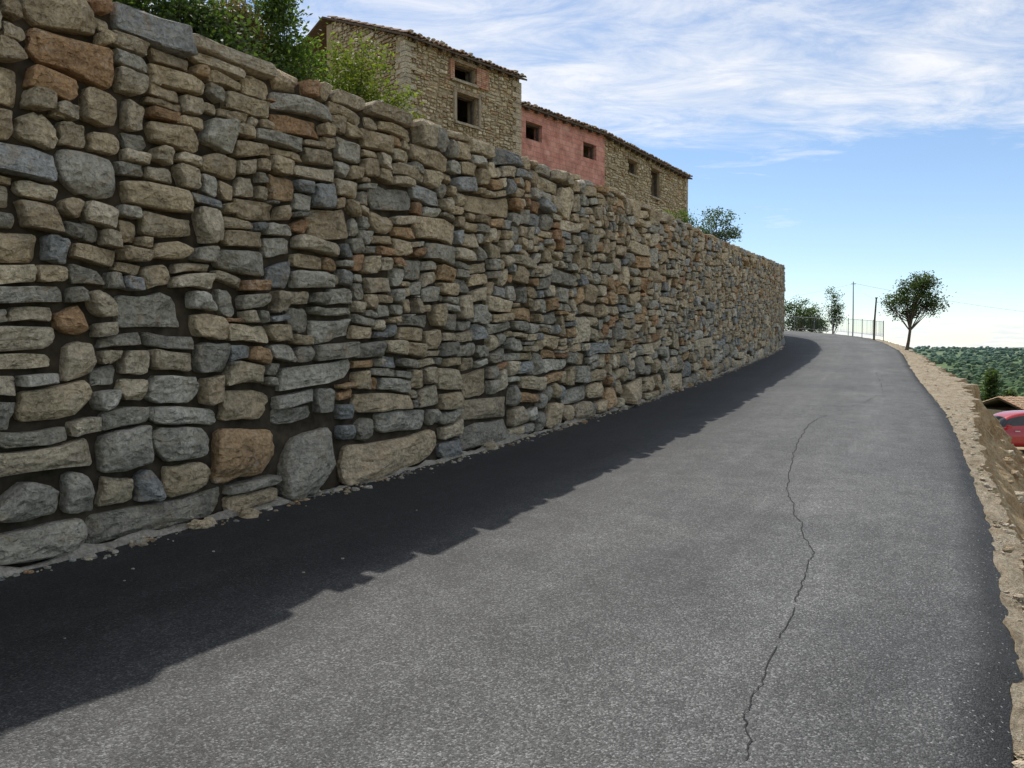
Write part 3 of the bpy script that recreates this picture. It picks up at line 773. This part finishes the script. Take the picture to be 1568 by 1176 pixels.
def cypress(name,x,y,h,r,seed):
    tree(name,(x,y,gz(x,y)),h*.25,.14,[((0,0,h*.35),(r,r,h*.22)),((0,0,h*.62),(r*.75,r*.75,h*.22)),((0,0,h*.85),(r*.4,r*.4,h*.17))],30,40,.3,G2,seed,.28)
cypress('cypress_tree',46.3,76,6.4,.6,31);cypress('cypress_tree',49.4,78,5.2,.6,32)
mb=MB();rng=random.Random(99)
def blob(mb,c,r,h,rng,col):
    n=6;vs=[];fs=[]
    for i,(ph,q_) in enumerate(((-.6,.7),(.0,1),(.65,.75))):
        for k in range(n):
            th=2*math.pi*(k+i*.5)/n;rr=r*q_*rng.uniform(.6,1.3);vs.append((c[0]+rr*math.cos(th),c[1]+rr*math.sin(th),c[2]+h*(.5+.5*math.sin(ph*1.4))*rng.uniform(.8,1.1)))
    vs.append((c[0],c[1],c[2]+h));
    for i in range(2):
        for k in range(n): fs.append((i*n+k,i*n+(k+1)%n,(i+1)*n+(k+1)%n,(i+1)*n+k))
    for k in range(n): fs.append((2*n+k,2*n+(k+1)%n,3*n))
    mb.add(vs,fs,0,col)
cnt=0
while cnt<12000:
    r=100*math.exp(rng.uniform(0,math.log(22)));th=math.radians(rng.uniform(22,48));x=r*math.sin(th);y=r*math.cos(th);cnt+=1
    if fbm(x*.010,y*.010,4,3)<-.12+(.08 if r<400 else -.25): continue
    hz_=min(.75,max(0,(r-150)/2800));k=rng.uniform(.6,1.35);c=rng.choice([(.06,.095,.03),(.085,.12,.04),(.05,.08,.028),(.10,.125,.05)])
    col=tuple(a*k*(1-hz_)+b_*hz_ for a,b_ in zip(c,(.13,.20,.21)))  # canopy colour blended towards a haze tint as the trees recede
    s_=rng.uniform(1.0,2.2)*(1 if r<500 else 1.8)
    blob(mb,(x,y,gz(x,y)-.5),s_,s_*rng.uniform(1.1,1.8),rng,col)
m,nt,b=mat('forest_canopy',1,.05);nt.links.new(attr(nt),b.inputs['Base Color']);M_for=m
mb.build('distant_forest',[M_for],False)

# ---------------------------------------------------------------- light, sky
el=math.radians(55);dx,dy=-.30,.954
sd=Vector((dx*math.cos(el),dy*math.cos(el),math.sin(el))).normalized()
sun=bpy.data.lights.new('sun','SUN');sun.energy=5.0;sun.angle=math.radians(.5);sun.color=(1,.95,.87)
so=bpy.data.objects.new('sun',sun);scene.collection.objects.link(so);so.rotation_euler=(-sd).to_track_quat('-Z','Y').to_euler()
w=bpy.data.worlds.new('World');scene.world=w;w.use_nodes=True;nt=w.node_tree
for n_ in list(nt.nodes): nt.nodes.remove(n_)
out=N(nt,'ShaderNodeOutputWorld');sky=N(nt,'ShaderNodeTexSky',sky_type='NISHITA');sky.sun_disc=False
sky.sun_elevation=el;sky.sun_rotation=math.atan2(dx,dy);sky.altitude=800;sky.air_density=1.0;sky.dust_density=.2;sky.ozone_density=2.0
bg=N(nt,'ShaderNodeBackground');bg.inputs[1].default_value=.145;nt.links.new(sky.outputs[0],bg.inputs[0])
tc=N(nt,'ShaderNodeTexCoord');sx=N(nt,'ShaderNodeSeparateXYZ');nt.links.new(tc.outputs['Generated'],sx.inputs[0])
zc=math_(nt,'MAXIMUM',sx.outputs[2],0.0);den=math_(nt,'ADD',zc,.12)
px=math_(nt,'DIVIDE',sx.outputs[0],den);py=math_(nt,'DIVIDE',sx.outputs[1],den)
cb=N(nt,'ShaderNodeCombineXYZ');nt.links.new(px,cb.inputs[0]);nt.links.new(py,cb.inputs[1])
mp=N(nt,'ShaderNodeMapping');mp.inputs['Rotation'].default_value=(0,0,math.radians(12));mp.inputs['Scale'].default_value=(.75,1.5,1);mp.inputs['Location'].default_value=(3.1,1.7,0);nt.links.new(cb.outputs[0],mp.inputs[0])
n1=noi(nt,mp.outputs[0],.9,8,.62,.5);n2=noi(nt,mp.outputs[0],4.0,8,.68,.6)
nn=math_(nt,'ADD',math_(nt,'MULTIPLY',n1,.6),math_(nt,'MULTIPLY',n2,.4))
mr=N(nt,'ShaderNodeMapRange',interpolation_type='SMOOTHSTEP');mr.inputs['From Min'].default_value=.17;mr.inputs['From Max'].default_value=.33
mr.inputs['To Min'].default_value=-.15;mr.inputs['To Max'].default_value=.09;nt.links.new(zc,mr.inputs[0])
msk=ramp(nt,math_(nt,'ADD',nn,mr.outputs[0]),[(.44,g3(0)),(.56,g3(.6)),(.68,g3(1))])
cb2=N(nt,'ShaderNodeCombineXYZ');nt.links.new(math_(nt,'MULTIPLY',sx.outputs[0],9.),cb2.inputs[0]);nt.links.new(math_(nt,'MULTIPLY',zc,34.),cb2.inputs[2]);nt.links.new(math_(nt,'MULTIPLY',sx.outputs[1],9.),cb2.inputs[1])
n3=noi(nt,cb2.outputs[0],1.6,7,.55)
bd=ramp(nt,zc,[(0,g3(.22)),(.025,g3(.12)),(.06,g3(-.0))])
low=ramp(nt,math_(nt,'ADD',n3,bd),[(.58,g3(0)),(.70,g3(.8))])
low=math_(nt,'MULTIPLY',low,ramp(nt,zc,[(.03,g3(1)),(.06,g3(0))]))
ma=math_(nt,'MAXIMUM',msk,low)
cbk=N(nt,'ShaderNodeBackground');cbk.inputs[1].default_value=1.0
nt.links.new(ramp(nt,n2,[(.3,(.72,.79,.90)),(.62,(1.03,1.03,1.04))]),cbk.inputs[0])
ms=N(nt,'ShaderNodeMixShader');nt.links.new(math_(nt,'MULTIPLY',ma,.92),ms.inputs[0]);nt.links.new(bg.outputs[0],ms.inputs[1]);nt.links.new(cbk.outputs[0],ms.inputs[2]);nt.links.new(ms.outputs[0],out.inputs[0])

# ---------------------------------------------------------------- camera
cam=bpy.data.cameras.new('camera');cam.lens=27.7;cam.sensor_width=36;cam.clip_end=12000;cam.clip_start=.05
co_=bpy.data.objects.new('camera',cam);scene.collection.objects.link(co_);co_.location=(0,0,1.6);co_.rotation_euler=(math.radians(90-2.28),0,0)
scene.camera=co_
scene.view_settings.view_transform='Standard';scene.view_settings.look='None';scene.view_settings.exposure=0
print('stones',len(rects),'faces',len(near.f),len(far_.f))
